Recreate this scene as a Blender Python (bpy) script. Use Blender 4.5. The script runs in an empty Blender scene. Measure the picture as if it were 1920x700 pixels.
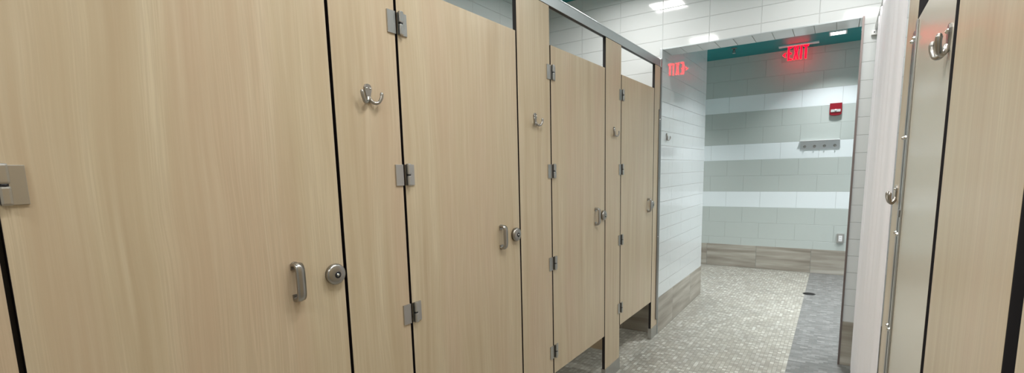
import bpy, bmesh, math
from mathutils import Vector, Matrix

# ------------------------------------------------------------------ camera, world, exposure
SC = bpy.context.scene
COL = SC.collection
CAM_H = 1.3338
YAW, PITCH, ROLL = .5929, -.1395, -.0242

def camera():
    cy, sy, cp, sp, cr, sr = (math.cos(YAW), math.sin(YAW), math.cos(PITCH), math.sin(PITCH), math.cos(ROLL), math.sin(ROLL))
    fwd = Vector((-sy*cp, cy*cp, sp))
    right0 = Vector((cy, sy, 0)); up0 = right0.cross(fwd)
    right = right0*cr + up0*sr
    up = -right0*sr + up0*cr
    cd = bpy.data.cameras.new('camera')
    cd.sensor_fit = 'HORIZONTAL'; cd.sensor_width = 36
    cd.lens = 900.7753/1920*36
    cd.shift_y = 99.0656/1920
    cd.clip_start = .02
    co = bpy.data.objects.new('camera', cd); COL.objects.link(co)
    m = Matrix((right, up, -fwd)).transposed().to_4x4()
    m.translation = (0, 0, CAM_H)
    co.matrix_world = m
    SC.camera = co
camera()

w = bpy.data.worlds.new('world'); SC.world = w; w.use_nodes = True
w.node_tree.nodes['Background'].inputs[0].default_value = (.8, .85, .85, 1)
w.node_tree.nodes['Background'].inputs[1].default_value = .3
SC.view_settings.view_transform = 'Standard'
SC.view_settings.look = 'None'
SC.view_settings.gamma = 1
SC.view_settings.use_curve_mapping = False
SC.view_settings.exposure = 0.0
SC.cycles.max_bounces = 10
SC.cycles.diffuse_bounces = 6
SC.cycles.glossy_bounces = 5
SC.cycles.sample_clamp_indirect = 6
ROOM_LAMP = 9           # glow of the square diffusers in the changing room
HALL_LAMP = 9           # glow of the diffusers in the passage beyond the opening
ROOM_W, ROOM_SPREAD = 8.3, 168
HALL_W, HALL_SPREAD = 24.0, 112

# ------------------------------------------------------------------ measured layout (metres)
XL = -1.1414            # front face of the left row of partitions
XR = .155               # front face of the right row
YE = 3.766              # end wall
YE2 = 3.9985            # its far face
XO = -1.134             # left side of the opening and the tiled wall running on from it
XO2 = .0816             # right side of the opening
YC = 5.2534             # where that wall ends
YB = 6.9228             # striped wall
ZO = 2.2146             # top of the opening
ZC = 2.7117             # ceiling
HB = .2986              # height of the wood-look base tile
T = .019                # panel thickness
Z0D, Z1D = .306, 1.915  # doors
ZR0, ZR1 = 2.0868, 2.1411  # head rail

# ------------------------------------------------------------------ materials
def nm(name):
    m = bpy.data.materials.new(name); m.use_nodes = True
    return m, m.node_tree.nodes, m.node_tree.links, m.node_tree.nodes['Principled BSDF']

def plain(name, col, rough=.5, metal=0., spec=.5, emit=None, strength=0):
    m, N, L, b = nm(name)
    b.inputs['Base Color'].default_value = (*col, 1)
    b.inputs['Roughness'].default_value = rough
    b.inputs['Metallic'].default_value = metal
    b.inputs['Specular IOR Level'].default_value = spec
    if emit:
        b.inputs['Emission Color'].default_value = (*emit, 1)
        b.inputs['Emission Strength'].default_value = strength
    return m

def math_(N, L, op, a, b=None, c=None):
    n = N.new('ShaderNodeMath'); n.operation = op
    for i, v in enumerate((a, b, c)):
        if v is None: continue
        if isinstance(v, (int, float)): n.inputs[i].default_value = v
        else: L.new(v, n.inputs[i])
    return n.outputs[0]

def ramp(N, L, fac, stops, interp='LINEAR'):
    r = N.new('ShaderNodeValToRGB'); r.color_ramp.interpolation = interp
    els = r.color_ramp.elements
    while len(els) < len(stops): els.new(.5)
    for e, (p, c) in zip(els, stops):
        e.position = p; e.color = (*c, 1)
    L.new(fac, r.inputs[0])
    return r.outputs[0]

def mix(N, L, f, a, b, mode='MIX'):
    n = N.new('ShaderNodeMix'); n.data_type = 'RGBA'; n.blend_type = mode
    for i, v in ((0, f), (6, a), (7, b)):
        if isinstance(v, (int, float)): n.inputs[i].default_value = v
        elif isinstance(v, tuple): n.inputs[i].default_value = (*v, 1)
        else: L.new(v, n.inputs[i])
    return n.outputs[2]

def world_uv(N, L, ax, ay, ox=0, oy=0):
    """world position -> (ax - ox, ay - oy, 0)"""
    g = N.new('ShaderNodeNewGeometry'); s = N.new('ShaderNodeSeparateXYZ'); L.new(g.outputs['Position'], s.inputs[0])
    c = N.new('ShaderNodeCombineXYZ')
    u = math_(N, L, 'SUBTRACT', s.outputs['XYZ'.index(ax)], ox)
    v = math_(N, L, 'SUBTRACT', s.outputs['XYZ'.index(ay)], oy)
    L.new(u, c.inputs[0]); L.new(v, c.inputs[1])
    return c.outputs[0], u, v, s

def brick(N, L, vec, bw, bh, mortar, smooth=.1, offset=0., c1=(0, 0, 0), c2=(1, 1, 1), cm=(.5, .5, .5)):
    b = N.new('ShaderNodeTexBrick')
    b.offset = offset; b.offset_frequency = 2; b.squash = 1
    L.new(vec, b.inputs['Vector'])
    b.inputs['Scale'].default_value = 1
    b.inputs['Brick Width'].default_value = bw; b.inputs['Row Height'].default_value = bh
    b.inputs['Mortar Size'].default_value = mortar; b.inputs['Mortar Smooth'].default_value = smooth
    b.inputs['Color1'].default_value = (*c1, 1); b.inputs['Color2'].default_value = (*c2, 1); b.inputs['Mortar'].default_value = (*cm, 1)
    return b

def bump(N, L, h, bsdf, strength, dist):
    n = N.new('ShaderNodeBump'); n.inputs['Strength'].default_value = strength; n.inputs['Distance'].default_value = dist
    L.new(h, n.inputs['Height']); L.new(n.outputs[0], bsdf.inputs['Normal'])

def wood():
    m, N, L, b = nm('ash_laminate')
    tc = N.new('ShaderNodeTexCoord'); oi = N.new('ShaderNodeObjectInfo')
    s = N.new('ShaderNodeSeparateXYZ'); L.new(tc.outputs['Object'], s.inputs[0])
    off = math_(N, L, 'MULTIPLY', oi.outputs['Random'], 37.)
    c = N.new('ShaderNodeCombineXYZ')
    y = s.outputs[1]; z = s.outputs[2]
    # slow sideways wander of the grain
    wn = N.new('ShaderNodeTexNoise'); wn.inputs['Scale'].default_value = 1; wn.inputs['Detail'].default_value = 2
    wc = N.new('ShaderNodeCombineXYZ')
    L.new(math_(N, L, 'MULTIPLY', y, 3.), wc.inputs[0]); L.new(math_(N, L, 'MULTIPLY', z, 1.1), wc.inputs[1]); L.new(off, wc.inputs[2])
    L.new(wc.outputs[0], wn.inputs['Vector'])
    y2 = math_(N, L, 'ADD', y, math_(N, L, 'MULTIPLY', wn.outputs[0], .065))
    def streak(sy, sz, o, det=3):
        v = N.new('ShaderNodeCombineXYZ')
        L.new(math_(N, L, 'MULTIPLY', y2, sy), v.inputs[0]); L.new(math_(N, L, 'MULTIPLY', z, sz), v.inputs[1])
        L.new(math_(N, L, 'ADD', off, o), v.inputs[2])
        n = N.new('ShaderNodeTexNoise'); n.inputs['Scale'].default_value = 1; n.inputs['Detail'].default_value = det
        L.new(v.outputs[0], n.inputs['Vector'])
        return n.outputs[0]
    broad = streak(17, .9, 0, 2)
    mid = streak(70, 2.2, 5, 3)
    fine = streak(330, 5.5, 9, 2)
    hue = streak(6, .8, 14, 1)
    colA = ramp(N, L, broad, [(.32, (.480, .375, .247)), (.52, (.540, .440, .298)), (.70, (.610, .515, .365))])
    pink = mix(N, L, math_(N, L, 'MULTIPLY', ramp(N, L, hue, [(.45, (0, 0, 0)), (.68, (1, 1, 1))]), .7), colA, (.540, .405, .285))
    lines = ramp(N, L, mid, [(.40, (0, 0, 0)), (.60, (.5, .5, .5)), (.74, (1, 1, 1))])
    c2 = mix(N, L, math_(N, L, 'MULTIPLY', lines, .34), pink, (.69, .61, .455))
    mask = ramp(N, L, broad, [(.42, (0, 0, 0)), (.62, (1, 1, 1))])
    fl = ramp(N, L, fine, [(.44, (1, 1, 1)), (.60, (0, 0, 0))])
    c3 = mix(N, L, math_(N, L, 'MULTIPLY', math_(N, L, 'MULTIPLY', fl, math_(N, L, 'MULTIPLY_ADD', mask, .8, .2)), .26), c2, (.365, .275, .18))
    L.new(c3, b.inputs['Base Color'])
    b.inputs['Roughness'].default_value = .34
    b.inputs['Specular IOR Level'].default_value = .45
    return m

def glazed(name, ax, ay, ox, oy, bw=.33, bh=.1101, base=(.70, .72, .72), mortar=.0026, rough=.07, grout=(.57, .59, .59), wav=.0005):
    m, N, L, b = nm(name)
    vec, u, v, s = world_uv(N, L, ax, ay, ox, oy)
    br = brick(N, L, vec, bw, bh, mortar, .6, 0.)
    col = mix(N, L, br.outputs['Fac'], base, grout)
    L.new(col, b.inputs['Base Color'])
    r = math_(N, L, 'MULTIPLY_ADD', br.outputs['Fac'], .5, rough); L.new(r, b.inputs['Roughness'])
    n = N.new('ShaderNodeTexNoise'); n.inputs['Scale'].default_value = 9; n.inputs['Detail'].default_value = 1
    L.new(vec, n.inputs['Vector'])
    h = math_(N, L, 'ADD', math_(N, L, 'MULTIPLY', br.outputs['Fac'], -.0022), math_(N, L, 'MULTIPLY', n.outputs[0], wav))
    bump(N, L, h, b, .9, 1.)
    return m

def striped():
    m, N, L, b = nm('painted_block_stripes')
    vec, u, v, s = world_uv(N, L, 'X', 'Z', -1.41 - 406, .397 - 20.32)
    vec, u, v, s = world_uv(N, L, 'X', 'Z', -1.41, .397 - 8*.2032)
    br = brick(N, L, vec, .406, .2032, .0030, .7, .5)
    idx = math_(N, L, 'FLOOR', math_(N, L, 'DIVIDE', v, .2032))
    k = math_(N, L, 'SUBTRACT', idx, 8)
    mod = math_(N, L, 'MODULO', math_(N, L, 'ADD', k, 30), 3)
    white = math_(N, L, 'MULTIPLY', math_(N, L, 'COMPARE', mod, 2, .1), math_(N, L, 'LESS_THAN', k, 9))
    white = math_(N, L, 'MULTIPLY', white, math_(N, L, 'GREATER_THAN', k, 0))
    col = mix(N, L, white, (.50, .545, .515), (.80, .86, .87))
    col = mix(N, L, math_(N, L, 'MULTIPLY', br.outputs['Fac'], .33), col, (.30, .31, .30))
    L.new(col, b.inputs['Base Color'])
    b.inputs['Roughness'].default_value = .32
    n = N.new('ShaderNodeTexNoise'); n.inputs['Scale'].default_value = 60; L.new(vec, n.inputs['Vector'])
    h = math_(N, L, 'ADD', math_(N, L, 'MULTIPLY', br.outputs['Fac'], -.002), math_(N, L, 'MULTIPLY', n.outputs[0], .0003))
    bump(N, L, h, b, .8, 1.)
    return m

def base_tile(name, ax, ox):
    m, N, L, b = nm(name)
    vec, u, v, s = world_uv(N, L, ax, 'Z', ox - 6.1, 0)
    br = brick(N, L, vec, .61, .32, .0022, .1, 0.)
    tile = math_(N, L, 'FLOOR', math_(N, L, 'DIVIDE', u, .61))
    c = N.new('ShaderNodeCombineXYZ')
    L.new(math_(N, L, 'MULTIPLY', u, 1.6), c.inputs[0]); L.new(math_(N, L, 'MULTIPLY', v, 17.), c.inputs[1]); L.new(math_(N, L, 'MULTIPLY', tile, 7.3), c.inputs[2])
    n = N.new('ShaderNodeTexNoise'); n.inputs['Scale'].default_value = 1; n.inputs['Detail'].default_value = 4; n.inputs['Distortion'].default_value = .25
    L.new(c.outputs[0], n.inputs['Vector'])
    col = ramp(N, L, n.outputs[0], [(.30, (.235, .205, .165)), (.47, (.330, .300, .250)), (.58, (.395, .365, .310)), (.72, (.49, .465, .41))])
    col = mix(N, L, br.outputs['Fac'], col, (.22, .22, .20))
    L.new(col, b.inputs['Base Color'])
    b.inputs['Roughness'].default_value = .38
    bump(N, L, math_(N, L, 'MULTIPLY', br.outputs['Fac'], -.001), b, .6, 1.)
    return m

def mosaic():
    m, N, L, b = nm('mosaic_floor')
    vec, u, v, s = world_uv(N, L, 'X', 'Y', -5.08, -5.08)
    P = .0254
    br = brick(N, L, vec, P, P, .0016, .2, 0.)
    light = ramp(N, L, br.outputs['Color'], [(0, (.275, .262, .225)), (.35, (.325, .312, .268)), (.7, (.375, .366, .320)), (.88, (.43, .425, .38)), (1, (.53, .53, .48))])
    # broad drift so that sheets of mosaic read slightly different
    n = N.new('ShaderNodeTexNoise'); n.inputs['Scale'].default_value = 5; n.inputs['Detail'].default_value = 3; L.new(vec, n.inputs['Vector'])
    drift = ramp(N, L, n.outputs[0], [(.3, (.90, .90, .90)), (.7, (1.08, 1.08, 1.06))])
    light = mix(N, L, 1., light, drift, 'MULTIPLY')
    light = mix(N, L, br.outputs['Fac'], light, (.225, .217, .185))
    bd = brick(N, L, vec, P*2, P, .0012, .2, .5)
    dark = ramp(N, L, bd.outputs['Color'], [(0, (.135, .137, .130)), (.5, (.172, .174, .166)), (.85, (.21, .212, .205)), (1, (.27, .272, .262))])
    dark = mix(N, L, bd.outputs['Fac'], dark, (.165, .168, .163))
    sel = math_(N, L, 'GREATER_THAN', s.outputs[0], -.2032)
    L.new(mix(N, L, sel, light, dark), b.inputs['Base Color'])
    b.inputs['Roughness'].default_value = .36
    bump(N, L, math_(N, L, 'MULTIPLY', br.outputs['Fac'], -.0008), b, .5, 1.)
    return m

def brushed(name, col=(.50, .49, .47), rough=.32):
    m, N, L, b = nm(name)
    tc = N.new('ShaderNodeTexCoord'); mp = N.new('ShaderNodeMapping'); mp.inputs['Scale'].default_value = (300, 300, 12)
    n = N.new('ShaderNodeTexNoise'); n.inputs['Scale'].default_value = 1; n.inputs['Detail'].default_value = 2
    L.new(tc.outputs['Object'], mp.inputs[0]); L.new(mp.outputs[0], n.inputs['Vector'])
    L.new(math_(N, L, 'MULTIPLY_ADD', n.outputs[0], .12, rough - .06), b.inputs['Roughness'])
    b.inputs['Base Color'].default_value = (*col, 1); b.inputs['Metallic'].default_value = 1
    return m

def ceiling_paint():
    m, N, L, b = nm('teal_ceiling_paint')
    tc = N.new('ShaderNodeTexCoord')
    n = N.new('ShaderNodeTexNoise'); n.inputs['Scale'].default_value = 3; L.new(tc.outputs['Object'], n.inputs['Vector'])
    L.new(ramp(N, L, n.outputs[0], [(.3, (.004, .215, .225)), (.7, (.006, .245, .255))]), b.inputs['Base Color'])
    b.inputs['Roughness'].default_value = .55
    return m

def cloth():
    m, N, L, b = nm('white_vinyl_curtain')
    tc = N.new('ShaderNodeTexCoord')
    n = N.new('ShaderNodeTexNoise'); n.inputs['Scale'].default_value = 14; n.inputs['Detail'].default_value = 3; L.new(tc.outputs['Object'], n.inputs['Vector'])
    b.inputs['Base Color'].default_value = (.88, .86, .90, 1)
    b.inputs['Roughness'].default_value = .45
    b.inputs['Subsurface Weight'].default_value = .0
    bump(N, L, n.outputs[0], b, .10, .01)
    return m

M = dict(
    wood=wood(), core=plain('black_core', (.012, .008, .009), .5), panel=plain('grey_beige_laminate', (.56, .51, .415), .25),
    tile_x=glazed('white_glazed_tile_end', 'X', 'Z', -1.137 - 3.3, HB - 2*.1101),
    tile_y=glazed('white_glazed_tile_side', 'Y', 'Z', YE - 3.3, HB - 2*.1101, rough=.02, wav=.00022, base=(.68, .72, .72)),
    soffit=glazed('white_glazed_soffit', 'X', 'Y', -1.134 - 1.2, YE - .006 - .66, bw=.12, bh=.66, grout=(.30, .30, .28)),
    stripes=striped(), base_x=base_tile('wood_look_base_end', 'X', -1.426), base_y=base_tile('wood_look_base_side', 'Y', 4.19),
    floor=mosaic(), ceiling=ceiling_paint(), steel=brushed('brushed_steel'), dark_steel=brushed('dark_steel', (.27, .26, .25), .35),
    nickel=plain('satin_nickel', (.40, .38, .355), .30, 1.), alu=brushed('satin_aluminium', (.50, .53, .54), .42),
    black=plain('black_slot', (.01, .01, .012), .5), chrome=plain('polished_screw', (.75, .73, .70), .12, 1.),
    lamp=plain('light_diffuser', (.9, .9, .9), .5, emit=(1, .985, .955), strength=ROOM_LAMP),
    lamp2=plain('passage_light_diffuser', (.9, .9, .9), .5, emit=(.97, .97, 1), strength=HALL_LAMP),
    white=plain('white_plastic', (.82, .82, .82), .35), red=plain('red_plastic', (.25, .008, .018), .3),
    lens=plain('clear_lens', (.50, .53, .51), .2), letters=plain('red_lit_letters', (.3, 0, 0), .5, emit=(1, .0, .006), strength=9),
    curtain=cloth(), bronze=plain('dark_drain', (.05, .05, .05), .4, .6), jamb=brushed('jamb_strip', (.30, .25, .24), .35),
    rack=brushed('rack_steel', (.55, .58, .60), .36),
)
def acrylic():
    m, N, L, b = nm('clear_sign_panel')
    b.inputs['Base Color'].default_value = (.95, .9, .9, 1); b.inputs['Roughness'].default_value = .05
    b.inputs['Transmission Weight'].default_value = 1.; b.inputs['IOR'].default_value = 1.2
    return m
M['acrylic'] = acrylic()

# ------------------------------------------------------------------ mesh helpers
def box(bm, x0, x1, y0, y1, z0, z1, mat=0, bev=0):
    vs = [bm.verts.new((x, y, z)) for z in (z0, z1) for y in (y0, y1) for x in (x0, x1)]
    fs = [(0, 2, 3, 1), (4, 5, 7, 6), (0, 1, 5, 4), (2, 6, 7, 3), (0, 4, 6, 2), (1, 3, 7, 5)]
    out = []
    for f in fs:
        fc = bm.faces.new([vs[i] for i in f]); fc.material_index = mat; out.append(fc)
    if bev:
        es = list({e for f in out for e in f.edges})
        bmesh.ops.bevel(bm, geom=es, offset=bev, segments=2, affect='EDGES', profile=.6)
    return out

def lathe(bm, prof, axis='X', c=(0, 0, 0), n=32, mat=0, smooth=True):
    """prof: list of (distance along axis, radius)"""
    rings = []
    for d, r in prof:
        ring = []
        if r < 1e-6:
            p = {'X': (d, 0, 0), 'Y': (0, d, 0), 'Z': (0, 0, d)}[axis]
            ring = [bm.verts.new(Vector(p) + Vector(c))]
        else:
            for i in range(n):
                a = 2*math.pi*i/n; u, v = r*math.cos(a), r*math.sin(a)
                p = {'X': (d, u, v), 'Y': (v, d, u), 'Z': (u, v, d)}[axis]
                ring.append(bm.verts.new(Vector(p) + Vector(c)))
        rings.append(ring)
    for a, b in zip(rings, rings[1:]):
        for i in range(n):
            j = (i+1) % n
            if len(a) == 1 and len(b) == 1: continue
            if len(a) == 1: f = bm.faces.new((a[0], b[i], b[j]))
            elif len(b) == 1: f = bm.faces.new((a[i], b[0], a[j]))
            else: f = bm.faces.new((a[i], b[i], b[j], a[j]))
            f.material_index = mat; f.smooth = smooth

def tube(bm, pts, rad, n=14, mat=0, close=True, flat=(1., 1.)):
    """round sweep along pts; rad is a number or a list; flat scales the two cross axes"""
    P = [Vector(p) for p in pts]; rings = []
    if not isinstance(rad, (list, tuple)): rad = [rad]*len(P)
    up = None
    for i, p in enumerate(P):
        t = (P[min(i+1, len(P)-1)] - P[max(i-1, 0)]).normalized()
        if up is None:
            up = Vector((0, 0, 1)) if abs(t.z) < .9 else Vector((0, 1, 0))
        s = t.cross(up).normalized(); up = s.cross(t).normalized()
        rings.append([bm.verts.new(p + s*math.cos(2*math.pi*k/n)*rad[i]*flat[0] + up*math.sin(2*math.pi*k/n)*rad[i]*flat[1]) for k in range(n)])
    for a, b in zip(rings, rings[1:]):
        for k in range(n):
            f = bm.faces.new((a[k], a[(k+1) % n], b[(k+1) % n], b[k])); f.smooth = True; f.material_index = mat
    if close:
        bm.faces.new(list(reversed(rings[0]))); bm.faces.new(rings[-1])

def spline(pts, n=6):
    P = [Vector(p) for p in pts]; out = []
    for i in range(len(P)-1):
        p0, p1, p2, p3 = P[max(i-1, 0)], P[i], P[i+1], P[min(i+2, len(P)-1)]
        for k in range(n):
            t = k/n
            out.append(.5*((2*p1) + (p2-p0)*t + (2*p0-5*p1+4*p2-p3)*t*t + (3*p1-p0-3*p2+p3)*t**3))
    out.append(P[-1]); return out

def prism(bm, outline, d0, d1, plane='YZ', mat=0):
    """outline in a plane, extruded from d0 to d1 along the third axis"""
    def pt(a, b, d): return {'YZ': (d, a, b), 'XZ': (a, d, b), 'XY': (a, b, d)}[plane]
    A = [bm.verts.new(pt(a, b, d0)) for a, b in outline]; B = [bm.verts.new(pt(a, b, d1)) for a, b in outline]
    n = len(A)
    fs = [bm.faces.new(A), bm.faces.new(list(reversed(B)))]
    for i in range(n): fs.append(bm.faces.new((A[i], B[i], B[(i+1) % n], A[(i+1) % n])))
    for f in fs: f.material_index = mat
    return fs

def obj(name, bm, mats, parent=None, loc=None):
    bmesh.ops.recalc_face_normals(bm, faces=bm.faces)
    me = bpy.data.meshes.new(name); bm.to_mesh(me); bm.free()
    for m in (mats if isinstance(mats, (list, tuple)) else [mats]): me.materials.append(m)
    o = bpy.data.objects.new(name, me); COL.objects.link(o)
    if parent: o.parent = parent
    if loc: o.location = loc
    return o

def thing(name, label, cat, loc=(0, 0, 0), rotz=0, group=None):
    o = bpy.data.objects.new(name, None); COL.objects.link(o); o.empty_display_size = .05
    o.location = loc; o.rotation_euler = (0, 0, rotz)
    return tag(o, label, cat, group)

def tag(o, label, cat, group=None):
    o['label'] = label; o['category'] = cat
    if group: o['group'] = group
    return o

def struct(name, bm, mats):
    o = obj(name, bm, mats); o['kind'] = 'structure'; return o

def dup(root, loc, rotz=0, label=None, group=None):
    r = root.copy(); COL.objects.link(r); r.location = loc; r.rotation_euler = (0, 0, rotz)
    if label: r['label'] = label
    if group: r['group'] = group
    for ch in list(root.children):
        c = ch.copy(); COL.objects.link(c); c.parent = r
        for g in list(ch.children):
            d = g.copy(); COL.objects.link(d); d.parent = c
    return r

def nb(): return bmesh.new()

# ------------------------------------------------------------------ the room
Y_NEAR, X_FARL, X_FARR = -2.4, -2.15, 1.35      # changing room
XPL, XPR = -4.2, 1.6                            # passage

bm = nb(); box(bm, XPL-.1, XPR+.1, Y_NEAR-.1, YB+.1, -.08, 0); struct('floor', bm, M['floor'])
bm = nb(); box(bm, XPL-.1, XPR+.1, Y_NEAR-.1, YB+.1, ZC, ZC+.08); struct('ceiling', bm, M['ceiling'])

bm = nb()   # end wall with the opening, and its soffit and right jamb
box(bm, X_FARL-.1, XO-.010, YE, YE2, 0, ZC)
box(bm, XO2, XPR+.1, YE, YE2, 0, ZC)
for f in box(bm, XO-.010, XO2, YE, YE2, ZO, ZC):
    if f.calc_center_median().z < ZO+.001: f.material_index = 1
struct('wall_end', bm, [M['tile_x'], M['soffit']])
bm = nb(); box(bm, XPL-.1, XO-.004, YE2+.0005, YC, 0, ZC); struct('wall_left_of_passage', bm, M['tile_y'])
bm = nb(); box(bm, XO-.010, XO-.004, YE, YE2, 0, ZO-.0005); struct('trim_4', bm, M['tile_y'])
bm = nb(); box(bm, XPL-.1, XPR+.1, YB, YB+.1, 0, ZC-.0005); struct('wall_striped', bm, M['stripes'])
bm = nb(); box(bm, XPR, XPR+.1, YE2+.001, YB-.001, 0, ZC-.0005); struct('wall_right_of_passage', bm, M['tile_y'])
bm = nb(); box(bm, XPL-.1, XPL, YC+.001, YB-.001, 0, ZC-.0005); struct('wall_far_left', bm, M['tile_y'])
bm = nb(); box(bm, X_FARL-.1, X_FARL, Y_NEAR, YE-.001, 0, ZC-.0005); struct('wall_left', bm, M['tile_y'])
bm = nb(); box(bm, X_FARR, X_FARR+.1, Y_NEAR, YE-.001, 0, ZC-.0005); struct('wall_right', bm, M['tile_y'])
bm = nb(); box(bm, X_FARL-.1, X_FARR+.1, Y_NEAR-.1, Y_NEAR-.001, 0, ZC-.0005); struct('wall_near', bm, M['tile_x'])

# wood-look base tiles
bm = nb(); box(bm, XO-.0039, XO, YE+.004, YC+.004, 0, HB); struct('baseboard_left_of_passage', bm, M['base_y'])
bm = nb(); box(bm, XPL, XO-.004, YC+.0005, YC+.006, 0, HB); struct('baseboard_corner', bm, M['base_x'])
bm = nb(); box(bm, XPL, XPR, YB-.007, YB-.0003, 0, HB); struct('baseboard_striped', bm, M['base_x'])
bm = nb(); box(bm, XO2+.001, X_FARR, YE-.006, YE-.0003, 0, HB); struct('baseboard_end_right', bm, M['base_x'])
bm = nb(); box(bm, X_FARL, XO-.022, YE-.006, YE-.0003, 0, HB); struct('baseboard_end_left', bm, M['base_x'])

# metal strips round the opening
bm = nb(); box(bm, XO-.0185, XO-.0005, YE-.008, YE+.0035, 0, ZO+.006, bev=.001); struct('trim_1', bm, M['alu'])
bm = nb(); box(bm, XO2-.0035, XO2+.0075, YE-.008, YE-.0003, 0, ZO+.006); box(bm, XO2-.0035, XO2-.0003, YE-.0003, YE+.02, 0, ZO-.001); struct('trim_2', bm, M['jamb'])
bm = nb(); box(bm, XO, XO2-.004, YE-.004, YE-.0003, ZO-.002, ZO+.005); struct('trim_3', bm, M['alu'])

# ------------------------------------------------------------------ ceiling lights
def ceiling_light(name, label, s, mat, loc, cat='light', group=None, watt=ROOM_W, spread=ROOM_SPREAD, col=(1, .985, .955)):
    t = thing(name, label, cat, loc, 0, group)
    bm = nb(); h = s/2; f = .014
    for a in ((-h-f, h+f, -h-f, -h), (-h-f, h+f, h, h+f), (-h-f, -h, -h, h), (h, h+f, -h, h)):
        box(bm, *a, -.012, 0)
    obj('frame', bm, M['white'], t)
    bm = nb(); box(bm, -h, h, -h, h, -.009, -.002); obj('diffuser', bm, mat, t)
    ld = bpy.data.lights.new('beam', 'AREA'); ld.shape = 'SQUARE'; ld.size = s*.98; ld.energy = watt; ld.color = col
    ld.spread = math.radians(spread)
    lo = bpy.data.objects.new('beam', ld); COL.objects.link(lo); lo.parent = t; lo.location = (0, 0, -.0125)
    return t
g = 'square lights in the changing room ceiling'
L0 = ceiling_light('ceiling_light', 'square ceiling light mirrored in the end wall, above the fourth stall door', .26, M['lamp'], (-1.27, 3.18, ZC), group=g)
for x, y, lb in ((-1.27, 1.84, 'square ceiling light above the third stall door'), (-1.27, .5, 'square ceiling light above the first stall door'),
                 (.11, 1.84, 'square ceiling light mirrored in the end wall above the right side of the opening'), (.01, 3.18, 'square ceiling light just in front of the white shower curtain'),
                 (-.12, .5, 'square ceiling light over the aisle beside the near right wood panel'), (-1.27, -.84, 'square ceiling light over the left stalls behind the viewer'),
                 (-.45, 1.10, 'unseen fill light added over the aisle just ahead of the viewer'), (-.50, -1.2, 'unseen fill light added over the aisle behind the viewer'),  # both added as fill to brighten the room, no such fixtures seen
                 (-.12, -.84, 'square ceiling light over the right stalls behind the viewer')):
    dup(L0, (x, y, ZC), 0, lb, g)
H0 = ceiling_light('passage_light', 'small square ceiling light right of the red EXIT sign', .13, M['lamp2'], (-.07, 6.35, ZC), watt=HALL_W*.5, spread=HALL_SPREAD, col=(.96, .98, 1))
H1 = ceiling_light('passage_light', 'square ceiling light round the corner left of the passage', .26, M['lamp2'], (-2.4, 6.1, ZC), watt=HALL_W, spread=HALL_SPREAD, col=(.96, .98, 1))
dup(H1, (-.12, 4.75, ZC), 0, 'unseen fill light added in the passage just beyond the opening')  # added fill, hidden behind the lintel, brightens the passage
dup(H1, (.9, 5.5, ZC), 0, 'unseen fill light added at the right end of the passage')  # another added fill out of view, lifts the passage light

# ------------------------------------------------------------------ partitions: builders
def slab(bm, x0, x1, y0, y1, z0, z1):
    """laminate panel: faces slot 0, black core edges slot 1"""
    box(bm, x0, x1, y0, y1, z0, z1, bev=.0012)
    bm.normal_update()
    for f in bm.faces:
        f.material_index = 0 if abs(f.normal.x) > .8 else 1

def add_hinge(door, y, z, first=False):
    """y: centre of the gap in door coordinates"""
    bm = nb(); box(bm, 0, .0045, y+.006, y+.043, z-.033, z+.033, bev=.0008)
    h = obj('hinge', bm, M['steel'], door)
    bm = nb()
    for z0, z1 in ((z-.034, z-.0015), (z+.0015, z+.036)):
        box(bm, .0046, .0150, y+.006, y+.022, z0, z1, bev=.004)
        for f in bm.faces: f.smooth = False
    lathe(bm, [(z-.002, 0), (z-.002, .006), (z+.002, .006), (z+.002, 0)], 'Z', (.009, y+.014, 0), 16, 1)
    obj('barrel', bm, [M['steel'], M['black']], h)

def add_handle(door, y, z):
    path = [(0, .044), (.011, .046), (.020, .043), (.0245, .033), (.0255, .015), (.0255, -.015), (.0245, -.033), (.020, -.043), (.012, -.046), (0, -.044)]
    P = spline([(a, 0, b) for a, b in path], 5)
    bm = nb(); hw, th = .0112, .0070; prev = None
    rows = []
    for i, p in enumerate(P):
        t = (P[min(i+1, len(P)-1)] - P[max(i-1, 0)]).normalized()
        nrm = Vector((t.z, 0, -t.x)) * -1
        row = []
        for a, b in ((-hw, -th*.5), (-hw, th*.5), (-hw*.5, th*.95), (hw*.5, th*.95), (hw, th*.5), (hw, -th*.5), (0, -th*.8)):
            row.append(bm.verts.new(Vector((p.x, y+a, z+p.z)) + nrm*(-b)))
        rows.append(row)
    for a, b in zip(rows, rows[1:]):
        for k in range(7):
            f = bm.faces.new((a[k], a[(k+1) % 7], b[(k+1) % 7], b[k])); f.smooth = True
    bm.faces.new(rows[0]); bm.faces.new(list(reversed(rows[-1])))
    h = obj('handle', bm, M['nickel'], door)
    for s in (1, -1):       # rounded feet on the door
        bm = nb(); out = []
        for k in range(13):
            a = math.pi*k/12
            out.append((y + .0115*math.cos(a), z + s*(.041 + .0115*math.sin(a))))
        out += [(y-.0115, z+s*.032), (y+.0115, z+s*.032)]
        prism(bm, out, 0, .0045); obj('foot', bm, M['nickel'], h)

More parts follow.
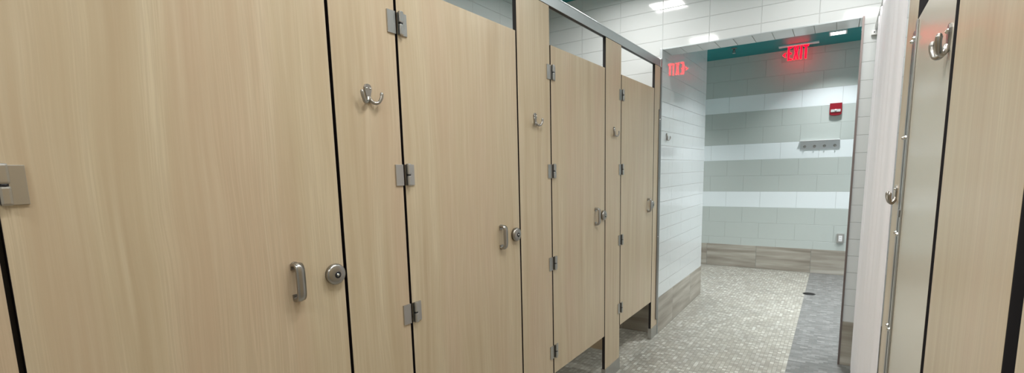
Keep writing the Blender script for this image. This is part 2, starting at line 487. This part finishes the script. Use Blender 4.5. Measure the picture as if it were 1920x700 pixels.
def add_lock(door, y, z):
    bm = nb()
    lathe(bm, [(0, 0), (0, .0270), (.0065, .0270), (.0068, .0292), (.0115, .0292), (.0150, .0278), (.0175, .0240), (.0190, .017), (.0195, .0088), (.0195, 0)], 'X', (0, y, z), 40)
    l = obj('lock', bm, M['nickel'], door)
    bm = nb(); lathe(bm, [(.0190, 0), (.0190, .0095), (.0203, .0095), (.0203, .0046)], 'X', (0, y, z-.001), 24)
    lathe(bm, [(.0200, .0046), (.0200, 0)], 'X', (0, y, z-.001), 24)
    obj('keyhole_ring', bm, M['black'], l)
    bm = nb(); lathe(bm, [(.0195, 0), (.0195, .0040), (.0212, .0040), (.0212, 0)], 'X', (0, y, z-.001), 20)
    obj('key_core', bm, M['chrome'], l)

def stall_door(y0, y1, gap, handle_y, lock_y, label):
    t = thing('stall_door', label, 'door', (XL, y0, Z0D), 0, 'light wood stall doors in the left row')
    bm = nb(); slab(bm, -T, 0, 0, y1-y0, 0, Z1D-Z0D); obj('door_panel', bm, [M['wood'], M['core']], t)
    for z in (1.791, 1.332, .880, .425): add_hinge(t, gap-y0, z-Z0D)
    add_handle(t, handle_y-y0, 1.067-Z0D)
    add_lock(t, lock_y-y0, 1.066-Z0D)
    return t

def pilaster(y0, y1, label, x=XL, z1=ZR0-.001, sgn=1, shoe=True, grp='wood pilasters of the left row', mat='wood', nm_='pilaster', z0=.012, hinges=False, seals=0):
    t = thing(nm_, label, 'panel', (x, y0, 0), 0, grp)
    bm = nb(); slab(bm, *((-T, 0) if sgn > 0 else (0, T)), 0, y1-y0, z0, z1); obj('panel', bm, [M[mat], M['core']], t)
    if hinges:
        for z in (1.791, 1.332, .880, .425):
            bm = nb(); box(bm, .0002, .0045, y1-y0-.031, y1-y0+.001, z-.033, z+.033, bev=.0008); obj('hinge_leaf', bm, M['steel'], t)
    if seals:
        for a, b, zt in ((y1-y0-.006, y1-y0+.020, Z1D), (-.020, .006, Z1D))[:seals]:
            bm = nb(); box(bm, -T-.005, -T-.0005, a, b, Z0D, zt); obj('gap_seal', bm, M['core'], t)
    if shoe:
        bm = nb(); a = (-T-.004, .004) if sgn > 0 else (-.004, T+.004)
        box(bm, *a, -.003, y1-y0+.003, 0, .086, bev=.001); obj('floor_shoe', bm, M['steel'], t)
    return t

def make_hook(label, loc, rotz=0):
    """double coat hook: front faces +x"""
    t = thing('coat_hook', label, 'hook', loc, rotz, 'double coat hooks')
    bm = nb(); out = []
    key = [(.0, .030), (.009, .0275), (.0135, .020), (.0135, .012), (.0105, .002), (.0075, -.010), (.0065, -.018)]
    for a, b in key: out.append((a, b))
    for a, b in reversed(key[1:]): out.append((-a, b))
    prism(bm, out, 0, .0045)
    bmesh.ops.recalc_face_normals(bm, faces=bm.faces)
    bmesh.ops.bevel(bm, geom=[e for e in bm.edges if all(v.co.x > .004 for v in e.verts)], offset=.0014, segments=2, affect='EDGES')
    obj('back_plate', bm, M['nickel'], t)
    for s in (1, -1):
        bm = nb()
        P = spline([(.003, s*.002, -.008), (.006, s*.006, -.018), (.011, s*.015, -.0245), (.016, s*.025, -.0225), (.019, s*.032, -.013), (.020, s*.035, -.004), (.0195, s*.0355, .004)], 5)
        n = len(P)
        R = [.0054 - .0006*math.sin(math.pi*i/(n-1)) for i in range(n)]; R[-1] = .0042
        tube(bm, P, R, 12); p = P[-1]
        lathe(bm, [(-.002, .0042), (.001, .0046), (.0035, .003), (.0042, 0)], 'Z', p, 12)
        obj('prong', bm, M['nickel'], t)
    for s, dz in ((1, .0165), (-1, .0165)):
        bm = nb(); lathe(bm, [(.0040, .0036), (.0060, .0032), (.0075, .0014), (.0078, 0)], 'X', (0, s*.0066, dz), 12)
        obj('screw', bm, M['chrome'], t)
    return t

# ------------------------------------------------------------------ left row
stall_door(.186, .840, .181, .692, .806, 'nearest left stall door, large light wood slab with nickel pull')
stall_door(1.0935, 1.7555, 1.088, 1.612, 1.716, 'second left stall door from the viewer, between the first two coat hooks')
stall_door(2.053, 2.695, 2.0475, 2.560, 2.664, 'third left stall door, wood slab with floor showing under it')
stall_door(2.9555, 3.603, 2.950, 3.490, 3.570, 'farthest left stall door, next to the opening with the EXIT sign')
pilaster(-.07, .177, 'pilaster left of the nearest stall door, at the left edge of the photo', hinges=True, seals=2)
pilaster(.850, 1.0835, 'wide pilaster between first and second left doors, carrying the largest coat hook', hinges=True, seals=2)
pilaster(1.7655, 2.043, 'pilaster between second and third left doors, with a coat hook', hinges=True, seals=2)
pilaster(2.7055, 2.9455, 'pilaster between third and fourth left doors, with grey shoe on the floor', hinges=True, seals=2)
p = pilaster(3.613, YE-.0085, 'narrow end pilaster at the edge of the tiled opening', seals=0)
bm = nb(); box(bm, .0005, .007, .100, .144, .135, 1.775, bev=.001)
box(bm, .0005, .004, .126, .144, 1.776, 2.08)
c = obj('wall_channel', bm, M['dark_steel'], p)
for z in (1.70, 1.25, .80, .30):
    bm = nb(); lathe(bm, [(.007, .005), (.0095, .004), (.0105, 0)], 'X', (0, .122, z), 12); obj('bolt', bm, M['chrome'], c)

# dividers between the stalls
for y, lb in ((.05, 'divider panel inside the nearest left stall'), (.968, 'divider panel behind the first and second left doors'),
              (1.905, 'divider panel behind the second and third left doors'), (2.826, 'wood divider seen under the third left door')):
    bm = nb(); box(bm, 0, -.001-T+XL-X_FARL, -T/2, T/2, 0, 1.75, bev=.0012)
    bm.normal_update()
    for f in bm.faces: f.material_index = 0 if abs(f.normal.y) > .8 else 1
    o = obj('stall_divider', bm, [M['wood'], M['core']], None, (X_FARL+.0005, y, .165)); tag(o, lb, 'panel', 'stall dividers of the left row')

# head rail
t = thing('head_rail', 'long grey aluminium head rail along the top of the left stalls', 'rail', (XL, -2.0, ZR0))
bm = nb()
prof = [(-.0215, 0), (-.0215, .050), (-.016, .0545), (.000, .0545), (.0035, .051), (.0035, .046), (.0025, .044), (.0025, 0), (.0005, 0), (.0005, .006), (-.0195, .006), (-.0195, 0)]
prism(bm, prof, 0, YE+2.0-.0085, 'XZ'); obj('rail_body', bm, M['alu'], t)
bm = nb(); box(bm, -.0193, .0003, 0, YE+1.99, .0012, .0058); obj('rail_slot', bm, M['black'], t)
bm = nb(); box(bm, -.022, .006, YE+2.0-.034, YE+2.0-.0087, -.004, .058, bev=.003); obj('end_bracket', bm, M['steel'], t)

make_hook_src = make_hook('double coat hook on the pilaster between first and second left doors', (XL, .964, 1.566))
dup(make_hook_src, (XL, 1.900, 1.564), 0, 'double coat hook on the pilaster between second and third left doors')
dup(make_hook_src, (XL, 2.832, 1.560), 0, 'double coat hook on the pilaster between third and fourth left doors')
dup(make_hook_src, (XO-.0035, 3.915, 1.578), 0, 'coat hook on the white tiled wall inside the opening')
dup(make_hook_src, (XR, 1.186, 1.548), math.pi, 'large coat hook at upper right, on the grey-beige panel')
dup(make_hook_src, (XR, 1.855, 1.238), math.pi, 'coat hook at mid height beside the white shower curtain')

# ------------------------------------------------------------------ right row
G2 = 'panels of the right row'
pilaster(-.4, .640, 'darkest wood panel at the extreme right edge of the photo', XR, 2.085, -1, True, G2, nm_='privacy_screen')
pilaster(.680, 1.127, 'tall light wood panel at the right edge, between two black gaps', XR, 2.085, -1, True, G2, nm_='privacy_screen')
pilaster(1.160, 1.700, 'smooth grey-beige panel reflecting the red sign, beside the large hook', XR, 1.706, -1, True, G2, 'panel', nm_='privacy_screen')
p = pilaster(1.715, 1.955, 'narrow beige panel strip between the steel channel and the shower curtain', XR, 2.085, -1, True, G2, nm_='privacy_screen')

t = thing('steel_channel', 'slim vertical steel channel with bolt heads joining the two right panels', 'channel', (XR, 1.708, 0))
bm = nb(); box(bm, -.0045, -.0004, -.034, -.009, .09, 1.70, bev=.0008); obj('near_flange', bm, M['steel'], t)
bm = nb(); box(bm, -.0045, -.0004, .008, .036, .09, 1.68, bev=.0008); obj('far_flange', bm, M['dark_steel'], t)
for z in (1.655, 1.40, 1.137, .864, .5):
    for y in (-.022, .024):
        bm = nb(); lathe(bm, [(-.0044, .0052), (-.008, .0050), (-.0105, .0034), (-.0112, 0)], 'X', (0, y, z), 14)
        obj('bolt', bm, M['chrome'], t)
bm = nb(); box(bm, -.0075, -.0046, -.03, -.012, 1.185, 1.205, bev=.001); obj('clip', bm, M['dark_steel'], t)

# shower divider and side of the shower stall
bm = nb(); box(bm, 0, X_FARR-XR-T-.006, 0, T, 0, 1.9, bev=.0012); o = obj('shower_divider', bm, M['panel'], None, (XR+T+.005, 1.76, .05)); tag(o, 'divider panel behind the narrow strip right of the curtain', 'panel')

# curtain
def curtain():
    ny, nz = 260, 48; y0, y1, z0, z1 = 1.965, 3.425, .095, 2.125
    bm = nb(); rows = []
    for j in range(nz+1):
        v = j/nz; z = z0 + (z1-z0)*v; row = []
        for i in range(ny+1):
            u = i/ny; y = y0 + (y1-y0)*u
            amp = .0070*(1 - .25*v)
            ph = u*6.25*2*math.pi + .6*math.sin(u*7) + .25*math.sin(v*3)*u
            x = .147 + amp*math.cos(ph) + .0018*math.sin(2.3*ph+v*2.2)*min(1, u*8) - .006*(1-v)*u
            row.append(bm.verts.new((x - .16, y + .006*math.cos(ph) - 1.9, z)))
        rows.append(row)
    for a, b in zip(rows, rows[1:]):
        for i in range(ny):
            f = bm.faces.new((a[i], a[i+1], b[i+1], b[i])); f.smooth = True
    t = thing('shower_curtain', 'long white shower curtain hanging beside the opening at right', 'curtain', (.16, 1.9, 0))
    o = obj('curtain_cloth', bm, M['curtain'], t)
    md = o.modifiers.new('thickness', 'SOLIDIFY'); md.thickness = .0016
    return t
curtain()
t = thing('curtain_rod', 'white curtain rod on the end wall above the shower curtain', 'rod', (.150, 1.905, 2.145))
bm = nb(); lathe(bm, [(0, 0), (0, .010), (YE-1.905-.008, .010), (YE-1.905-.008, 0)], 'Y', (0, 0, 0), 20); obj('rod', bm, M['white'], t)
bm = nb(); box(bm, -.024, .006, YE-1.905-.022, YE-1.905-.0005, -.045, -.018, bev=.002); o = obj('end_bracket', bm, M['white'], t)
bm = nb(); lathe(bm, [(YE-1.905-.0225, 0), (YE-1.905-.0225, .0035), (YE-1.905-.020, .0035)], 'Y', (-.009, 0, -.030), 12); obj('screw', bm, M['black'], o)

# ------------------------------------------------------------------ passage fittings
# EXIT sign
t = thing('exit_sign', 'red lit EXIT sign with left arrow hanging from the teal ceiling', 'sign', (-.447, 6.66, ZC))
bm = nb(); box(bm, -.20, .20, -.028, .028, -.016, 0, bev=.002); obj('ceiling_canopy', bm, M['white'], t)
bm = nb(); box(bm, -.165, .145, -.004, .004, -.188, -.016, bev=.0015); obj('sign_panel', bm, M['acrylic'], t)
def letters():
    h, wdt, s = .150, .043, .0175
    z1 = -.020; z0 = z1-h; d0, d1 = -.0095, -.0045
    def R(bm, x0, x1, a, b): box(bm, x0, x1, d0, d1, a, b)
    x = -.104
    bm = nb(); R(bm, x, x+s, z0, z1); R(bm, x+s, x+wdt, z1-s, z1); R(bm, x+s, x+wdt, z0, z0+s); R(bm, x+s, x+wdt*.88, (z0+z1)/2-s/2, (z0+z1)/2+s/2)
    obj('letter_e', bm, M['letters'], t)
    x += wdt + .013; bm = nb(); w2 = .056; e = .019
    prism(bm, [(x, z0), (x+e, z0), (x+w2/2, (z0+z1)/2-.020), (x+w2-e, z0), (x+w2, z0), (x+w2/2+.011, (z0+z1)/2), (x+w2, z1), (x+w2-e, z1),
               (x+w2/2, (z0+z1)/2+.020), (x+e, z1), (x, z1), (x+w2/2-.011, (z0+z1)/2)], d0, d1, 'XZ')
    obj('letter_x', bm, M['letters'], t)
    x += w2 + .013; bm = nb(); R(bm, x, x+s, z0, z1); obj('letter_i', bm, M['letters'], t)
    x += s + .013; bm = nb(); w3 = .050; R(bm, x, x+w3, z1-s, z1); R(bm, x+w3/2-s/2, x+w3/2+s/2, z0, z1-s); obj('letter_t', bm, M['letters'], t)
    bm = nb(); a = -.150; zc = (z0+z1)/2-.012
    prism(bm, [(a-.006, zc), (a+.022, zc+.026), (a+.031, zc+.026), (a+.015, zc), (a+.031, zc-.026), (a+.022, zc-.026)], d0, d1, 'XZ')
    obj('arrow', bm, M['letters'], t)
letters()

# fire alarm strobe
t = thing('fire_alarm_strobe', 'small red fire alarm strobe with white lens on the striped wall', 'alarm', (-.050, YB-.0005, 1.965))
bm = nb(); hw = .059
out = [(-hw, .072), (hw, .072), (hw, -.052), (hw-.010, -.062), (hw-.028, -.068), (0, -.071), (-hw+.028, -.068), (-hw+.010, -.062), (-hw, -.052)]
prism(bm, out, -.045, 0, 'XZ'); bmesh.ops.bevel(bm, geom=[e for e in bm.edges if all(v.co.y < -.04 for v in e.verts)], offset=.004, segments=2, affect='EDGES')
obj('housing', bm, M['red'], t)
bm = nb(); box(bm, -.048, .048, -.056, -.044, -.030, 0, bev=.003); l = obj('strobe_lens', bm, M['lens'], t)
bm = nb(); lathe(bm, [(-.056, .012), (-.062, .011), (-.066, .006), (-.067, 0)], 'Y', (0, 0, -.010), 16); obj('strobe_bulb', bm, M['white'], l)

# hook rack
t = thing('hook_rack', 'brushed steel rack with four pegs on the middle white stripe', 'rack', (-.190, YB-.0005, 1.570))
bm = nb(); box(bm, -.195, .203, -.003, 0, -.052, .046, bev=.0008); box(bm, -.195, .203, -.009, -.003, -.052, -.046)
obj('back_plate', bm, M['rack'], t)
bm = nb(); box(bm, -.203, .203, -.045, 0, .0462, .054, bev=.0015); obj('top_ledge', bm, M['white'], t)
for x in (-.150, -.050, .052, .155):
    bm = nb(); P = spline([(x, -.003, -.018), (x, -.018, -.026), (x, -.030, -.022), (x, -.034, -.010)], 4)
    tube(bm, P, .0055, 10); lathe(bm, [(-.0095, 0), (-.0095, .014), (-.003, .016)], 'Y', (x, 0, -.018), 16)
    obj('peg', bm, M['nickel'], t)

# outlet
t = thing('wall_outlet', 'small steel-framed white outlet low on the striped wall', 'outlet', (.083, YB-.0005, .452))
bm = nb(); box(bm, -.036, .036, -.030, 0, -.055, .055, bev=.003); obj('box_cover', bm, M['steel'], t)
bm = nb(); box(bm, -.018, .018, -.034, -.0302, -.034, .034, bev=.001); d = obj('outlet_face', bm, M['white'], t)
for z in (.015, -.015):
    bm = nb(); box(bm, -.006, -.004, -.0345, -.0338, z-.005, z+.005); box(bm, .004, .006, -.0345, -.0338, z-.005, z+.005); obj('socket_slot', bm, M['black'], d)

# sprinkler
t = thing('sprinkler_head', 'small dark sprinkler head on the teal ceiling left of the EXIT sign', 'sprinkler', (-1.085, 6.38, ZC))
bm = nb(); lathe(bm, [(0, 0), (0, .034), (-.006, .032), (-.010, .018), (-.010, 0)], 'Z', (0, 0, 0), 24); obj('escutcheon', bm, M['dark_steel'], t)
bm = nb(); lathe(bm, [(-.0102, .011), (-.026, .010), (-.030, .013), (-.034, .006), (-.048, .006)], 'Z', (0, 0, 0), 16)
for s in (1, -1): tube(bm, [(s*.010, 0, -.028), (s*.016, 0, -.040), (s*.010, 0, -.052), (0, 0, -.058)], .0025, 8)
obj('nozzle', bm, M['dark_steel'], t)
bm = nb(); lathe(bm, [(-.058, 0), (-.058, .018), (-.060, .018), (-.061, 0)], 'Z', (0, 0, 0), 16); obj('deflector', bm, M['chrome'], t)

# drain
t = thing('floor_drain', 'round dark floor drain at the edge of the dark floor strip', 'drain', (-.165, 5.755, 0))
bm = nb(); lathe(bm, [(0, .058), (.0025, .057), (.003, .050), (.0015, .050)], 'Z', (0, 0, 0), 40); obj('rim', bm, M['bronze'], t)
bm = nb(); lathe(bm, [(.0005, .0495), (.0014, .0495), (.0014, 0)], 'Z', (0, 0, 0), 40)
for k in range(-4, 5):
    hw = math.sqrt(.047**2 - (k*.01)**2); box(bm, -hw, hw, k*.01-.002, k*.01+.002, .0013, .0026)
obj('grate', bm, M['bronze'], t)
